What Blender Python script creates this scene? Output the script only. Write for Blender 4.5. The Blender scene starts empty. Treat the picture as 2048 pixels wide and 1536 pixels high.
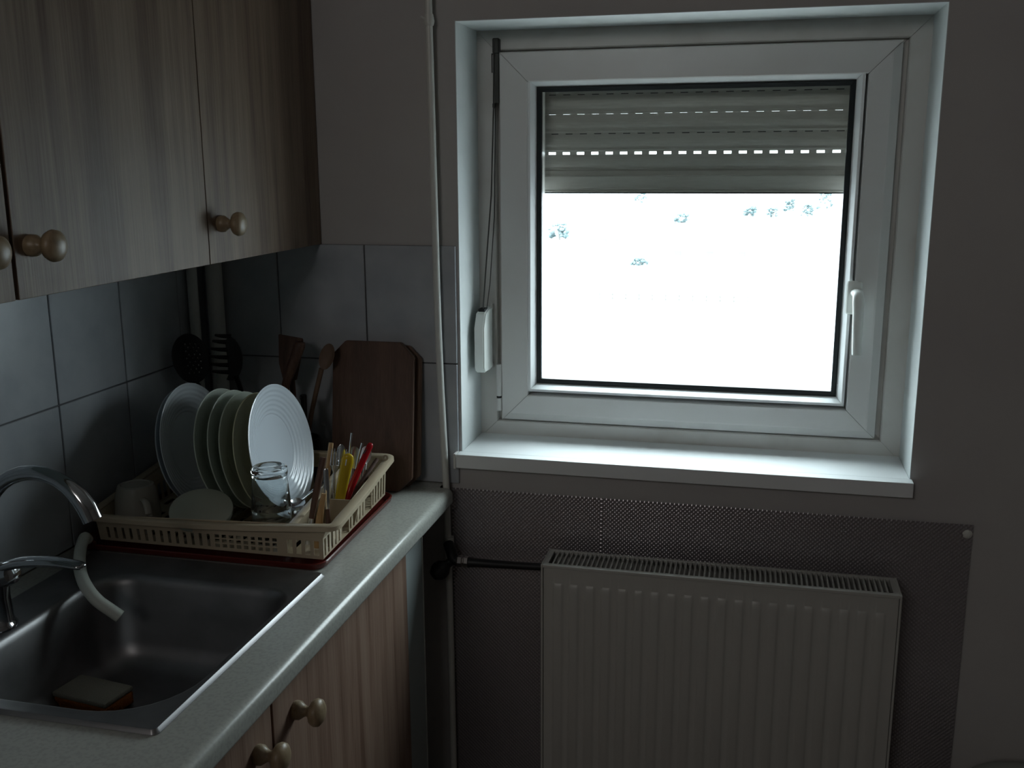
import bpy, bmesh, math, random
import numpy as np
from mathutils import Matrix, Vector
random.seed(7)
S = bpy.context.scene
COL = S.collection

# ------------------------------------------------------------------ camera
CAM_LOC = (1.2356, -2.0969, 1.5685)
YAW, PITCH, ROLL, FPX = 0.2368, -0.2156, -0.0054, 2012.4
def cam_matrix():
    cy, sy = math.cos(YAW), math.sin(YAW)
    f = Vector((-sy*math.cos(PITCH), cy*math.cos(PITCH), math.sin(PITCH)))
    r = Vector((cy, sy, 0)); u = r.cross(f)
    c, s = math.cos(ROLL), math.sin(ROLL)
    r2 = c*r + s*u; u2 = -s*r + c*u
    m = Matrix((r2, u2, -f)).transposed().to_4x4()
    m.translation = CAM_LOC
    return m
cd = bpy.data.cameras.new('camera'); cam = bpy.data.objects.new('camera', cd); COL.objects.link(cam)
cam.matrix_world = cam_matrix()
cd.sensor_width = 36; cd.lens = FPX/2048*36; cd.clip_start = .02; cd.clip_end = 2000
S.camera = cam

# ------------------------------------------------------------------ sky and exposure
W = bpy.data.worlds.new('overcast_sky'); S.world = W; W.use_nodes = True
nt = W.node_tree; nt.nodes.clear()
out = nt.nodes.new('ShaderNodeOutputWorld'); bg = nt.nodes.new('ShaderNodeBackground')
tc = nt.nodes.new('ShaderNodeTexCoord'); sp = nt.nodes.new('ShaderNodeSeparateXYZ'); rp = nt.nodes.new('ShaderNodeValToRGB')
nt.links.new(tc.outputs['Generated'], sp.inputs[0]); nt.links.new(sp.outputs['Z'], rp.inputs[0])
rp.color_ramp.elements[0].position = 0.0; rp.color_ramp.elements[0].color = (.30, .325, .345, 1)   # overcast sky: zenith three times the horizon
rp.color_ramp.elements[1].position = 1.0; rp.color_ramp.elements[1].color = (.84, .94, 1.0, 1)
nt.links.new(rp.outputs[0], bg.inputs[0]); bg.inputs[1].default_value = 12.0
nt.links.new(bg.outputs[0], out.inputs[0])

pl = bpy.data.lights.new('window_portal', 'AREA'); pl.shape = 'RECTANGLE'; pl.size = .90; pl.size_y = .552
pl.cycles.is_portal = True
po = bpy.data.objects.new('window_portal', pl); COL.objects.link(po)
po.location = (1.088, .262, 1.2265); po.rotation_euler = (math.radians(-90), 0, 0)

# added soft fill high against the solid wall behind the viewer; no opening there
dl = bpy.data.lights.new('added_fill', 'AREA'); dl.shape = 'RECTANGLE'; dl.size = .75; dl.size_y = .40
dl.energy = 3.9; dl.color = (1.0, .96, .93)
do = bpy.data.objects.new('added_fill', dl); COL.objects.link(do)
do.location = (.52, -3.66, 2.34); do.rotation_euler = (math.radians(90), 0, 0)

S.view_settings.view_transform = 'Standard'; S.view_settings.look = 'None'
S.view_settings.gamma = 1; S.view_settings.use_curve_mapping = False
S.view_settings.exposure = 0.88
S.cycles.max_bounces = 14; S.cycles.diffuse_bounces = 8; S.cycles.glossy_bounces = 5
S.cycles.transmission_bounces = 10; S.cycles.transparent_max_bounces = 16
S.cycles.caustics_reflective = False; S.cycles.caustics_refractive = False
S.cycles.sample_clamp_indirect = 4.0
S.cycles.use_denoising = True

# ------------------------------------------------------------------ materials
def mat(name, col, rough=.6, metal=0.0, spec=.5, noise=None, bump=None, coat=0, trans=0, ior=1.45, sss=0):
    """noise=(scale xyz, col2, detail, contrast lo, hi)  bump=(scale, strength, distance)"""
    m = bpy.data.materials.new(name); m.use_nodes = True
    n = m.node_tree; b = n.nodes['Principled BSDF']
    b.inputs['Base Color'].default_value = (*col, 1); b.inputs['Roughness'].default_value = rough
    b.inputs['Metallic'].default_value = metal; b.inputs['Specular IOR Level'].default_value = spec
    b.inputs['Coat Weight'].default_value = coat; b.inputs['Transmission Weight'].default_value = trans
    b.inputs['IOR'].default_value = ior
    if sss:
        b.inputs['Subsurface Weight'].default_value = sss; b.inputs['Subsurface Radius'].default_value = (.01, .01, .008)
    t = n.nodes.new('ShaderNodeTexCoord')
    g = n.nodes.new('ShaderNodeNewGeometry')
    if noise:
        sc, c2, det, lo, hi = noise
        mp = n.nodes.new('ShaderNodeMapping'); mp.inputs['Scale'].default_value = sc
        nz = n.nodes.new('ShaderNodeTexNoise'); nz.inputs['Scale'].default_value = 1; nz.inputs['Detail'].default_value = det
        r = n.nodes.new('ShaderNodeValToRGB')
        r.color_ramp.elements[0].position = lo; r.color_ramp.elements[0].color = (*col, 1)
        r.color_ramp.elements[1].position = hi; r.color_ramp.elements[1].color = (*c2, 1)
        n.links.new(g.outputs['Position'], mp.inputs[0]); n.links.new(mp.outputs[0], nz.inputs[0])
        n.links.new(nz.outputs['Fac'], r.inputs[0]); n.links.new(r.outputs[0], b.inputs['Base Color'])
    if bump:
        nz2 = n.nodes.new('ShaderNodeTexNoise'); nz2.inputs['Scale'].default_value = bump[0]; nz2.inputs['Detail'].default_value = 4
        bp = n.nodes.new('ShaderNodeBump'); bp.inputs['Strength'].default_value = bump[1]; bp.inputs['Distance'].default_value = bump[2]
        n.links.new(g.outputs['Position'], nz2.inputs[0]); n.links.new(nz2.outputs['Fac'], bp.inputs['Height']); n.links.new(bp.outputs[0], b.inputs['Normal'])
    return m

def wood_mat(name, dark, mid, light, grain=(26, 26, 1.1), rough=.55, fine=(260, 260, 7)):
    m = bpy.data.materials.new(name); m.use_nodes = True
    n = m.node_tree; b = n.nodes['Principled BSDF']; b.inputs['Roughness'].default_value = rough
    g = n.nodes.new('ShaderNodeNewGeometry')
    def nz(sc, det, dist=0):
        mp = n.nodes.new('ShaderNodeMapping'); mp.inputs['Scale'].default_value = sc
        q = n.nodes.new('ShaderNodeTexNoise'); q.inputs['Scale'].default_value = 1; q.inputs['Detail'].default_value = det
        q.inputs['Distortion'].default_value = dist
        n.links.new(g.outputs['Position'], mp.inputs[0]); n.links.new(mp.outputs[0], q.inputs[0]); return q
    a = nz(grain, 6, .6); c = nz(fine, 3)
    mx = n.nodes.new('ShaderNodeMath'); mx.operation = 'MULTIPLY_ADD'
    mx.inputs[1].default_value = .34
    n.links.new(c.outputs['Fac'], mx.inputs[0])
    m2 = n.nodes.new('ShaderNodeMath'); m2.operation = 'MULTIPLY'; m2.inputs[1].default_value = .68
    n.links.new(a.outputs['Fac'], m2.inputs[0]); n.links.new(m2.outputs[0], mx.inputs[2])
    r = n.nodes.new('ShaderNodeValToRGB'); e = r.color_ramp.elements
    e[0].position = .36; e[0].color = (*dark, 1); e[1].position = .64; e[1].color = (*light, 1)
    k = e.new(.5); k.color = (*mid, 1)
    n.links.new(mx.outputs[0], r.inputs[0]); n.links.new(r.outputs[0], b.inputs['Base Color'])
    bp = n.nodes.new('ShaderNodeBump'); bp.inputs['Strength'].default_value = .25; bp.inputs['Distance'].default_value = .001
    n.links.new(c.outputs['Fac'], bp.inputs['Height']); n.links.new(bp.outputs[0], b.inputs['Normal'])
    return m

def glass_mat(name):
    m = bpy.data.materials.new(name); m.use_nodes = True; n = m.node_tree; n.nodes.clear()
    o = n.nodes.new('ShaderNodeOutputMaterial'); mx = n.nodes.new('ShaderNodeMixShader')
    t = n.nodes.new('ShaderNodeBsdfTransparent'); t.inputs[0].default_value = (.95, .98, .97, 1)
    g = n.nodes.new('ShaderNodeBsdfGlossy'); g.inputs['Roughness'].default_value = .02
    f = n.nodes.new('ShaderNodeLayerWeight'); f.inputs[0].default_value = .5     # Schlick fresnel, the same from both sides
    p5 = n.nodes.new('ShaderNodeMath'); p5.operation = 'POWER'; p5.inputs[1].default_value = 4.5
    ma = n.nodes.new('ShaderNodeMath'); ma.operation = 'MULTIPLY_ADD'; ma.inputs[1].default_value = .9; ma.inputs[2].default_value = .035
    n.links.new(f.outputs['Facing'], p5.inputs[0]); n.links.new(p5.outputs[0], ma.inputs[0])
    n.links.new(ma.outputs[0], mx.inputs[0]); n.links.new(t.outputs[0], mx.inputs[1]); n.links.new(g.outputs[0], mx.inputs[2])
    n.links.new(mx.outputs[0], o.inputs[0]); return m

M = {}
M['wall'] = mat('wall_paint', (.50, .49, .475), .9, noise=((3, 3, 3), (.45, .435, .43), 5, .35, .7), bump=(60, .25, .002))
M['wall_left'] = M['wall']
M['wall_room'] = mat('room_paint', (.32, .30, .285), .95, bump=(40, .2, .002))
M['reveal'] = mat('white_plaster', (.66, .70, .70), .85, noise=((9, 9, 9), (.58, .62, .62), 5, .45, .75), bump=(70, .3, .002))
M['ceiling'] = mat('ceiling_paint', (.55, .53, .51), .95)
M['floor'] = mat('floor_lino', (.16, .12, .10), .6, noise=((6, 6, 6), (.12, .09, .075), 4, .4, .6))
M['grout'] = mat('grout', (.13, .13, .135), .95)
M['tile'] = mat('wall_tile', (.45, .475, .50), .24, noise=((14, 14, 14), (.39, .415, .445), 6, .40, .68), bump=(25, .06, .003))
M['pvc'] = mat('white_pvc', (.70, .70, .69), .35, noise=((5, 5, 5), (.64, .63, .60), 5, .5, .8))
M['pvc_dirty'] = mat('aged_pvc', (.66, .655, .63), .4, noise=((7, 7, 7), (.50, .48, .44), 6, .5, .85))
M['sill'] = mat('sill_board', (.82, .85, .86), .38)
M['gasket'] = mat('black_gasket', (.012, .016, .018), .5)
M['glass'] = glass_mat('window_glass')
M['shutter'] = mat('shutter_slat', (.60, .59, .56), .5, noise=((30, 30, 200), (.55, .54, .51), 2, .3, .7))
M['alu'] = mat('aluminium', (.5, .5, .5), .4, metal=.8)
M['dark_metal'] = mat('dark_fitting', (.05, .055, .05), .5, metal=.4)
M['cord'] = mat('dirty_cord', (.07, .07, .065), .8)
M['white_plastic'] = mat('white_plastic', (.80, .83, .80), .35)
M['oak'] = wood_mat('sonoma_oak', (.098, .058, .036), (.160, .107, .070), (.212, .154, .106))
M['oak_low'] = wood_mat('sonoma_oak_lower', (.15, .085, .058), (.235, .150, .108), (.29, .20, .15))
M['knob'] = wood_mat('turned_wood', (.20, .145, .085), (.27, .20, .12), (.31, .235, .15), grain=(60, 60, 60), rough=.4)
M['carcass'] = mat('grey_melamine', (.40, .45, .45), .5)
M['counter'] = mat('laminate_worktop', (.42, .43, .395), .24, noise=((170, 170, 170), (.37, .38, .35), 3, .45, .62))
M['steel'] = mat('brushed_steel', (.27, .265, .27), .42, metal=.9, noise=((12, 12, 12), (.20, .20, .205), 4, .4, .7), bump=(300, .05, .0004))
M['chrome'] = mat('chrome', (.50, .52, .54), .09, metal=1.0)
M['dark'] = mat('dark_slot', (.008, .01, .012), .6)
M['rack'] = mat('beige_plastic', (.50, .42, .30), .30)
M['tray'] = mat('maroon_plastic', (.12, .018, .014), .22)
M['plate'] = mat('opal_glass_white', (.76, .84, .92), .16, coat=.3)
M['plate_blue'] = mat('opal_glass_bluish', (.64, .69, .73), .2, coat=.2)
M['plate_green'] = mat('opal_glass_greenish', (.58, .64, .57), .25, coat=.2)
M['plate_cream'] = mat('cream_plate', (.66, .66, .46), .25, coat=.2)
M['mug'] = mat('mug_glaze', (.34, .32, .275), .2)
M['bowl'] = mat('matt_bowl', (.40, .42, .345), .75)
M['clear'] = mat('clear_glass', (.93, .97, .98), .02, trans=1, ior=1.5)
M['hose'] = mat('pale_hose', (.62, .66, .60), .5)
M['inox'] = mat('cutlery_steel', (.66, .68, .70), .2, metal=1.0)
M['brown_wood'] = wood_mat('brown_wood', (.06, .03, .02), (.095, .048, .032), (.13, .07, .045), grain=(80, 80, 10))
M['tan_wood'] = wood_mat('tan_wood', (.34, .20, .08), (.46, .28, .12), (.52, .34, .17), grain=(80, 80, 10))
M['board'] = wood_mat('beech_board', (.066, .030, .017), (.090, .043, .025), (.118, .060, .036), grain=(30, 30, 2))
M['board_old'] = wood_mat('worn_wood', (.11, .065, .04), (.15, .09, .058), (.18, .11, .075), grain=(50, 50, 3))
M['yellow'] = mat('yellow_plastic', (.62, .43, .02), .25)
M['red'] = mat('red_plastic', (.36, .008, .015), .2)
M['black'] = mat('black_nylon', (.008, .008, .009), .35)
M['white_spoon'] = mat('white_melamine', (.72, .74, .74), .3)
M['sponge'] = mat('sponge_foam', (.40, .13, .02), .95, bump=(350, 1, .003))
M['scour'] = mat('scouring_pad', (.30, .30, .25), .95, bump=(500, 1, .002))
M['pipe'] = mat('painted_pipe', (.66, .67, .63), .35)
M['foil'] = mat('embossed_foil', (.40, .375, .39), .26, metal=.6)
M['rad'] = mat('radiator_enamel', (.47, .47, .44), .35)
M['iron'] = mat('black_iron', (.012, .012, .013), .5)
M['brass'] = mat('worn_nickel', (.30, .28, .27), .35, metal=.9)
M['bin'] = mat('bin_plastic', (.50, .52, .48), .5)
M['snow'] = mat('pale_ground', (.30, .31, .32), .95)
M['leaf'] = mat('pale_foliage', (.075, .11, .115), .9, noise=((.8, .8, .8), (.13, .165, .17), 4, .4, .6))
M['bark'] = mat('bark', (.20, .19, .18), .9)
M['render'] = mat('house_render', (.72, .72, .70), .9)
M['roof'] = mat('snowy_roof', (.66, .68, .72), .9)
M['pane'] = mat('house_pane', (.15, .15, .19), .3)
M['fence'] = mat('fence_wood', (.16, .15, .14), .9)
M['render_out'] = mat('outer_render', (.60, .58, .55), .95)

# ------------------------------------------------------------------ helpers
def world_loc(o):
    v = Vector((0, 0, 0))
    while o is not None: v += o.location; o = o.parent
    return v
def thing(name, label, cat, loc, group=None, kind=None):
    o = bpy.data.objects.new(name, None); COL.objects.link(o); o.location = loc; o.empty_display_size = .05
    if label: o['label'] = label
    if cat: o['category'] = cat
    if group: o['group'] = group
    if kind: o['kind'] = kind
    return o
def tag(o, label=None, cat=None, group=None, kind=None):
    if label: o['label'] = label
    if cat: o['category'] = cat
    if group: o['group'] = group
    if kind: o['kind'] = kind
    return o
def obj(name, bm, m, parent=None, smooth=False, loc=None, label=None):
    """bm is in world coordinates; the object gets its origin at its parent's (or loc)"""
    me = bpy.data.meshes.new(name)
    org = world_loc(parent) if parent is not None else Vector(loc or (0, 0, 0))
    bmesh.ops.recalc_face_normals(bm, faces=bm.faces)
    bmesh.ops.translate(bm, verts=bm.verts, vec=-org)
    bm.to_mesh(me); bm.free()
    if smooth:
        me.polygons.foreach_set('use_smooth', [True]*len(me.polygons))
        try: me.set_sharp_from_angle(angle=math.radians(smooth if smooth is not True else 40))
        except Exception: pass
    for x in (m if isinstance(m, (list, tuple)) else [m]): me.materials.append(M[x])
    o = bpy.data.objects.new(name, me); COL.objects.link(o)
    if parent is not None: o.parent = parent
    else: o.location = org
    if label: o['label'] = label
    return o
def copy_tree(o, parent=None):
    c = o.copy(); COL.objects.link(c)
    if parent is not None: c.parent = parent
    for ch in list(o.children): copy_tree(ch, c)
    return c
def B(): return bmesh.new()
def box(bm, x0, x1, y0, y1, z0, z1, bev=0, seg=2, mi=0):
    r = bmesh.ops.create_cube(bm, size=1)
    vs = r['verts']
    bmesh.ops.scale(bm, verts=vs, vec=(x1-x0, y1-y0, z1-z0))
    bmesh.ops.translate(bm, verts=vs, vec=((x0+x1)/2, (y0+y1)/2, (z0+z1)/2))
    fs = list({f for v in vs for f in v.link_faces})
    for f in fs: f.material_index = mi
    if bev:
        es = list({e for v in vs for e in v.link_edges})
        bmesh.ops.bevel(bm, geom=es, offset=bev, segments=seg, affect='EDGES', profile=.5)
    return bm
def mesh_prism(bm, poly, frm, to, axis):
    """poly: 2D points; axis 'x','y','z' extruded from frm to to"""
    def P(p, t):
        if axis == 'x': return (t, p[0], p[1])
        if axis == 'y': return (p[0], t, p[1])
        return (p[0], p[1], t)
    a = [bm.verts.new(P(p, frm)) for p in poly]; b = [bm.verts.new(P(p, to)) for p in poly]
    n = len(poly)
    bm.faces.new(a); bm.faces.new(b[::-1])
    for i in range(n): bm.faces.new((a[i], b[i], b[(i+1) % n], a[(i+1) % n]))
def lathe(bm, prof, centre=(0, 0, 0), axis=(0, 0, 1), n=40, xdir=None, flat=(1, 1)):
    """prof: list of (radius, height) ; radius 0 ends collapse"""
    az = Vector(axis).normalized()
    ax = Vector(xdir) if xdir else (Vector((1, 0, 0)) if abs(az.x) < .9 else Vector((0, 1, 0)))
    ax = (ax - az*ax.dot(az)).normalized(); ay = az.cross(ax); c = Vector(centre)
    rings = []
    for r, h in prof:
        if r <= 1e-6: rings.append([bm.verts.new(c + az*h)])
        else: rings.append([bm.verts.new(c + az*h + ax*(r*flat[0]*math.cos(2*math.pi*i/n)) + ay*(r*flat[1]*math.sin(2*math.pi*i/n))) for i in range(n)])
    for a, b in zip(rings, rings[1:]):
        for i in range(n):
            j = (i+1) % n
            if len(a) == 1 and len(b) == 1: break
            if len(a) == 1: bm.faces.new((a[0], b[i], b[j]))
            elif len(b) == 1: bm.faces.new((a[i], a[j], b[0]))
            else: bm.faces.new((a[i], a[j], b[j], b[i]))
    for rg in (rings[0], rings[-1]):
        if len(rg) > 1 and prof[0] != prof[-1]:
            try: bm.faces.new(rg)
            except Exception: pass
    return bm
def tube(bm, pts, rad, n=12, flat=None, up=(0, 0, 1), caps=True, smooth_path=0):
    """pts list of points, rad scalar or list; flat=(a,b) scales of section axes (b along up)"""
    pts = [Vector(p) for p in pts]
    rad = list(rad) if isinstance(rad, (list, tuple)) else [rad]*len(pts)
    if smooth_path:
        q, rr = [], []
        m = len(pts)
        for i in range(m-1):
            p0, p1, p2, p3 = pts[max(i-1, 0)], pts[i], pts[i+1], pts[min(i+2, m-1)]
            for k in range(smooth_path):
                t = k/smooth_path
                q.append(.5*((2*p1)+(-p0+p2)*t+(2*p0-5*p1+4*p2-p3)*t*t+(-p0+3*p1-3*p2+p3)*t**3)); rr.append(rad[i]*(1-t)+rad[i+1]*t)
        q.append(pts[-1]); rr.append(rad[-1]); pts, rad = q, rr
    U = Vector(up); rings = []; side = None
    for i, p in enumerate(pts):
        d = (pts[min(i+1, len(pts)-1)] - pts[max(i-1, 0)]).normalized()
        s = U - d*U.dot(d)
        if s.length < 1e-3: s = (side if side is not None else Vector((1, 0, 0))); s = s - d*s.dot(d)
        s.normalize(); side = s; t = d.cross(s)
        fa, fb = flat if flat else (1, 1)
        rings.append([bm.verts.new(p + t*(rad[i]*fa*math.cos(2*math.pi*k/n)) + s*(rad[i]*fb*math.sin(2*math.pi*k/n))) for k in range(n)])
    for a, b in zip(rings, rings[1:]):
        for k in range(n): bm.faces.new((a[k], a[(k+1) % n], b[(k+1) % n], b[k]))
    if caps: bm.faces.new(rings[0]); bm.faces.new(rings[-1][::-1])
    return bm
def loft(bm, rings, closed=True, cap0=False, cap1=False):
    vr = [[bm.verts.new(p) for p in r] for r in rings]
    n = len(vr[0])
    for a, b in zip(vr, vr[1:]):
        for i in range(n if closed else n-1): bm.faces.new((a[i], a[(i+1) % n], b[(i+1) % n], b[i]))
    if cap0: bm.faces.new(vr[0])
    if cap1: bm.faces.new(vr[-1])
    return bm
def rrect(x0, x1, y0, y1, rads, z, k=8):
    """rads for corners (x1,y1),(x0,y1),(x0,y0),(x1,y0)"""
    out = []
    for (cx, cy, a0), r in zip(((x1, y1, 0), (x0, y1, 90), (x0, y0, 180), (x1, y0, 270)), rads):
        ccx = cx - r if cx == x1 else cx + r; ccy = cy - r if cy == y1 else cy + r
        for i in range(k+1):
            a = math.radians(a0 + 90*i/k); out.append((ccx + r*math.cos(a), ccy + r*math.sin(a), z))
    return out

# ------------------------------------------------------------------ room shell
WX0, WX1, WZ0, WZ1 = .612, 1.564, .930, 1.857        # window opening
RX, RY, RZ, WT = 2.95, -3.7, 2.60, .38
b = B()
box(b, -.2, WX0, 0, WT, 0, RZ); box(b, WX1, RX+.2, 0, WT, 0, RZ)
box(b, WX0, WX1, 0, WT, 0, WZ0); box(b, WX0, WX1, 0, WT, WZ1, RZ)
bmesh.ops.remove_doubles(b, verts=b.verts, dist=1e-5)
wall_window = tag(obj('wall_window', b, 'wall'), 'greyish painted wall around the window', kind='structure')
b = B(); box(b, -.2, -.008, RY, 0, 0, RZ)
wall_left = tag(obj('wall_left', b, 'wall_left'), 'left wall tiled above the worktop', kind='structure')
b = B(); box(b, RX, RX+.2, RY, 0, 0, RZ); tag(obj('wall_right', b, 'wall_room'), 'plain right-hand wall', kind='structure')
b = B(); box(b, -.2, RX+.2, RY-.2, RY, 0, RZ); tag(obj('wall_back', b, 'wall_room'), 'plain wall behind the viewer', kind='structure')
b = B(); box(b, -.2, RX+.2, RY-.2, WT, -.1, 0); tag(obj('floor', b, 'floor'), 'dark kitchen floor', kind='structure')
b = B(); box(b, -.2, RX+.2, RY-.2, WT, RZ, RZ+.1); tag(obj('ceiling', b, 'ceiling'), 'kitchen ceiling', kind='structure')
# white plaster lining of the window reveal
b = B(); t = .0015
box(b, WX0, WX0+t, .0, .165, WZ0, WZ1); box(b, WX1-t, WX1, .0, .165, WZ0, WZ1); box(b, WX0, WX1, .0, .165, WZ1-t, WZ1)
tag(obj('trim_1', b, 'reveal'), 'white plaster lining of the window recess', kind='structure')

# tiles, one object each -----------------------------------------------------
TW, TH, T1, ZT, TY = .2101, .26, .1879, 1.3967, .3271
g = .0028
def tile_mesh(w, h, th, plane):
    bm = B()
    if plane == 'y': box(bm, -w/2, w/2, -th/2, th/2, -h/2, h/2, .0012, 1)
    else: box(bm, -th/2, th/2, -w/2, w/2, -h/2, h/2, .0012, 1)
    me = bpy.data.meshes.new('tile'); bm.to_mesh(me); bm.free(); me.materials.append(M['tile']); return me
cache = {}
def put_tile(u0, u1, z0, z1, plane, parent):
    w, h = round(u1-u0-g, 4), round(z1-z0-g, 4); k = (w, h, plane)
    if k not in cache: cache[k] = tile_mesh(w, h, .008, plane)
    o = bpy.data.objects.new('tile', cache[k]); COL.objects.link(o); o.parent = parent
    j = random.uniform(-.0004, .0004)
    if plane == 'y': o.location = ((u0+u1)/2, -.0045+j, (z0+z1)/2)
    else: o.location = (-.0045+j, (u0+u1)/2, (z0+z1)/2)
rows = [(ZT-TH, ZT), (.860, ZT-TH)]
for z0, z1 in rows:
    xs = [0.0, T1, T1+TW, T1+2*TW]
    for a, c in zip(xs, xs[1:]): put_tile(a, c, z0, z1, 'y', wall_window)
    ys = [0.0, -(TY-TW)] + [-(TY+TW*i) for i in range(0, 9)]
    for a, c in zip(ys[1:], ys): put_tile(a, c, z0, z1, 'x', wall_left)
b = B(); box(b, -.008, T1+2*TW-.002, -.0035, -.0002, .861, ZT-.001); obj('grout', b, 'grout', wall_window)
b = B(); box(b, -.0078, -.0035, -(TY+TW*8), -.001, .861, ZT-.001); obj('grout', b, 'grout', wall_left)

# ------------------------------------------------------------------ worktop (needs a hole for the sink bowl)
ZC = .86
b = B()
NOSE = [(.575, .822), (.594, .822)] + [(.594+.0075*math.sin(math.radians(a)), .8295-.0075*math.cos(math.radians(a))) for a in (22, 45, 67, 90)] + [(.5865+.015*math.cos(math.radians(a)), .845+.015*math.sin(math.radians(a))) for a in range(0, 91, 10)] + [(.575, .86)]
def nose(y0, y1): mesh_prism(b, NOSE, y0, y1, 'y')
YE = -2.35
nose(YE, -.042)
box(b, 0, .575, YE, -1.06, .822, ZC); box(b, 0, .575, -.615, -.001, .822, ZC)
box(b, 0, .085, -1.06, -.615, .822, ZC); box(b, .513, .575, -1.06, -.615, .822, ZC)
box(b, .575, .571, -.042, -.001, .822, ZC)
tag(obj('worktop', b, 'counter', smooth=50), 'speckled grey-beige laminate worktop with a rounded front edge', 'worktop')

# ------------------------------------------------------------------ sink
sk = thing('kitchen_sink', 'stainless steel inset sink set in the grey worktop', 'sink', (.29, -.82, ZC))
OX0, OX1, OY0, OY1 = .055, .524, -1.083, -.556
k = 8
r4 = lambda r: (r, r, r, r)
BR = (.062, .07, .085, .115)
def bowl_ring(ins, z, extra=0):
    return rrect(.135+ins, .503-ins, -1.045+ins, -.632-ins, tuple(max(.012, r-ins*.6+extra) for r in BR), z, k)
rings = [rrect(OX0, OX1, OY0, OY1, r4(.010), ZC+.0005, k),
         rrect(OX0+.0002, OX1-.0002, OY0+.0002, OY1-.0002, r4(.009), ZC+.0012, k),
         rrect(OX0+.0046, OX1-.0046, OY0+.0046, OY1-.0046, r4(.007), ZC+.0062, k),
         rrect(OX0+.0070, OX1-.0070, OY0+.0070, OY1-.0070, r4(.007), ZC+.0060, k),
         rrect(OX0+.012, OX1-.012, OY0+.012, OY1-.012, r4(.010), ZC+.0036, k),
         rrect(OX0+.018, OX1-.013, OY0+.020, OY1-.026, (.02, .02, .02, .03), ZC+.0026, k),
         rrect(OX0+.022, OX1-.015, OY0+.024, OY1-.030, (.02, .02, .02, .03), ZC+.0012, k),
         bowl_ring(-.007, ZC+.0010), bowl_ring(-.001, ZC-.0012), bowl_ring(.003, ZC-.007), bowl_ring(.006, ZC-.016),
         bowl_ring(.012, ZC-.06), bowl_ring(.018, ZC-.115), bowl_ring(.024, ZC-.135), bowl_ring(.036, ZC-.149),
         bowl_ring(.055, ZC-.155), bowl_ring(.10, ZC-.158)]
b = B(); loft(b, rings, cap1=True)
obj('basin', b, 'steel', sk, smooth=35)
b = B()
for dy in (0, .0105, .021, .0315):
    box(b, .1425, .1462, -.974+dy, -.9675+dy, ZC-.052, ZC-.026, .001, 1)
obj('overflow_grille', b, 'dark', sk)
b = B(); lathe(b, [(0, .002), (.030, .002), (.040, .004), (.042, .001), (.042, 0)], (.32, -.84, ZC-.1575)); obj('drain', b, 'chrome', sk, smooth=True)

# ------------------------------------------------------------------ faucet
FX, FY = .100, -.862
fc = thing('mixer_tap', 'chrome swan-neck mixer tap with side lever on the sink edge', 'tap', (FX, FY, ZC+.003))
b = B(); lathe(b, [(0, .0), (.032, .0), (.032, .004), (.0295, .007), (.0275, .012), (.0255, .05), (.0265, .085), (.024, .097), (.0155, .103), (.0135, .107), (0, .107)], (FX, FY, ZC+.001))
obj('tap_body', b, 'chrome', fc, smooth=40)
arc = [(FX+.006, FY, ZC+.10), (FX+.004, FY, ZC+.14)]
cx, cz, R0 = FX+.102, 1.026, .0965
for i in range(0, 15):
    a = math.radians(178 - i*12.4); arc.append((cx+R0*math.cos(a), FY, cz+R0*math.sin(a)*.98))
arc = arc[:-1]
b = B(); rr = [.0115]*len(arc); rr[-4:] = [.0125, .0142, .0152, .0150]
tube(b, arc, rr, n=20, up=(0, 1, 0)); obj('spout', b, 'chrome', fc, smooth=50)
b = B(); lathe(b, [(0, 0), (.0185, 0), (.0195, .01), (.0195, .026), (.016, .038), (0, .042)], (FX+.012, FY-.004, ZC+.089), axis=(1, -.1, .25)); 
hub = obj('lever_hub', b, 'chrome', fc, smooth=40)
b = B(); tube(b, [(FX+.030, FY-.006, ZC+.098), (FX+.038, FY-.006, ZC+.108), (FX+.07, FY-.006, ZC+.118), (FX+.12, FY-.004, ZC+.122), (FX+.165, FY-.002, ZC+.119), (FX+.172, FY-.002, ZC+.117)],
     [.010, .016, .0165, .0145, .011, .004], n=16, flat=(1.0, .50), smooth_path=4)
obj('lever', b, 'chrome', fc, smooth=60)

# ------------------------------------------------------------------ window
wn = thing('window_1', 'white plastic window with grimy frame', None, (1.088, .17, WZ0), kind='structure')
def mitred(x0, x1, z0, z1, profs, gap=.0005):
    """four mitred members; profs: dict side->list of (d, y) cross-section points, d measured inward"""
    out = []
    for side in ('left', 'right', 'top', 'bottom'):
        pr = profs[side]; bm = B(); A, C = [], []
        for d, y in pr:
            dd = d
            if side == 'left': A.append((x0+d, y, z0+profs['k'](dd)+gap)); C.append((x0+d, y, z1-profs['k'](dd)-gap))
            if side == 'right': A.append((x1-d, y, z0+profs['k'](dd)+gap)); C.append((x1-d, y, z1-profs['k'](dd)-gap))
            if side == 'top': A.append((x0+profs['k'](dd)+gap, y, z1-d)); C.append((x1-profs['k'](dd)-gap, y, z1-d))
            if side == 'bottom': A.append((x0+profs['k'](dd)+gap, y, z0+d)); C.append((x1-profs['k'](dd)-gap, y, z0+d))
        loft(bm, [A, C], cap0=True, cap1=True); out.append(bm)
    return out
same = lambda p: {'left': p, 'right': p, 'top': p, 'bottom': p, 'k': lambda d: d}
fr_prof = [(0, .164), (.041, .164), (.0435, .1665), (.0435, .186), (.068, .186), (.068, .235), (0, .235)]
fo = thing('outer_frame', None, None, (0, 0, 0)); fo.parent = wn
for bm in mitred(WX0, WX1, WZ0-.004, WZ1, same(fr_prof)): obj('frame_rail', bm, 'pvc_dirty', fo)
sa = thing('sash', None, None, (0, 0, 0)); sa.parent = wn
SX0, SX1, SZ0, SZ1 = .668, 1.508, .974, 1.808
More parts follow.
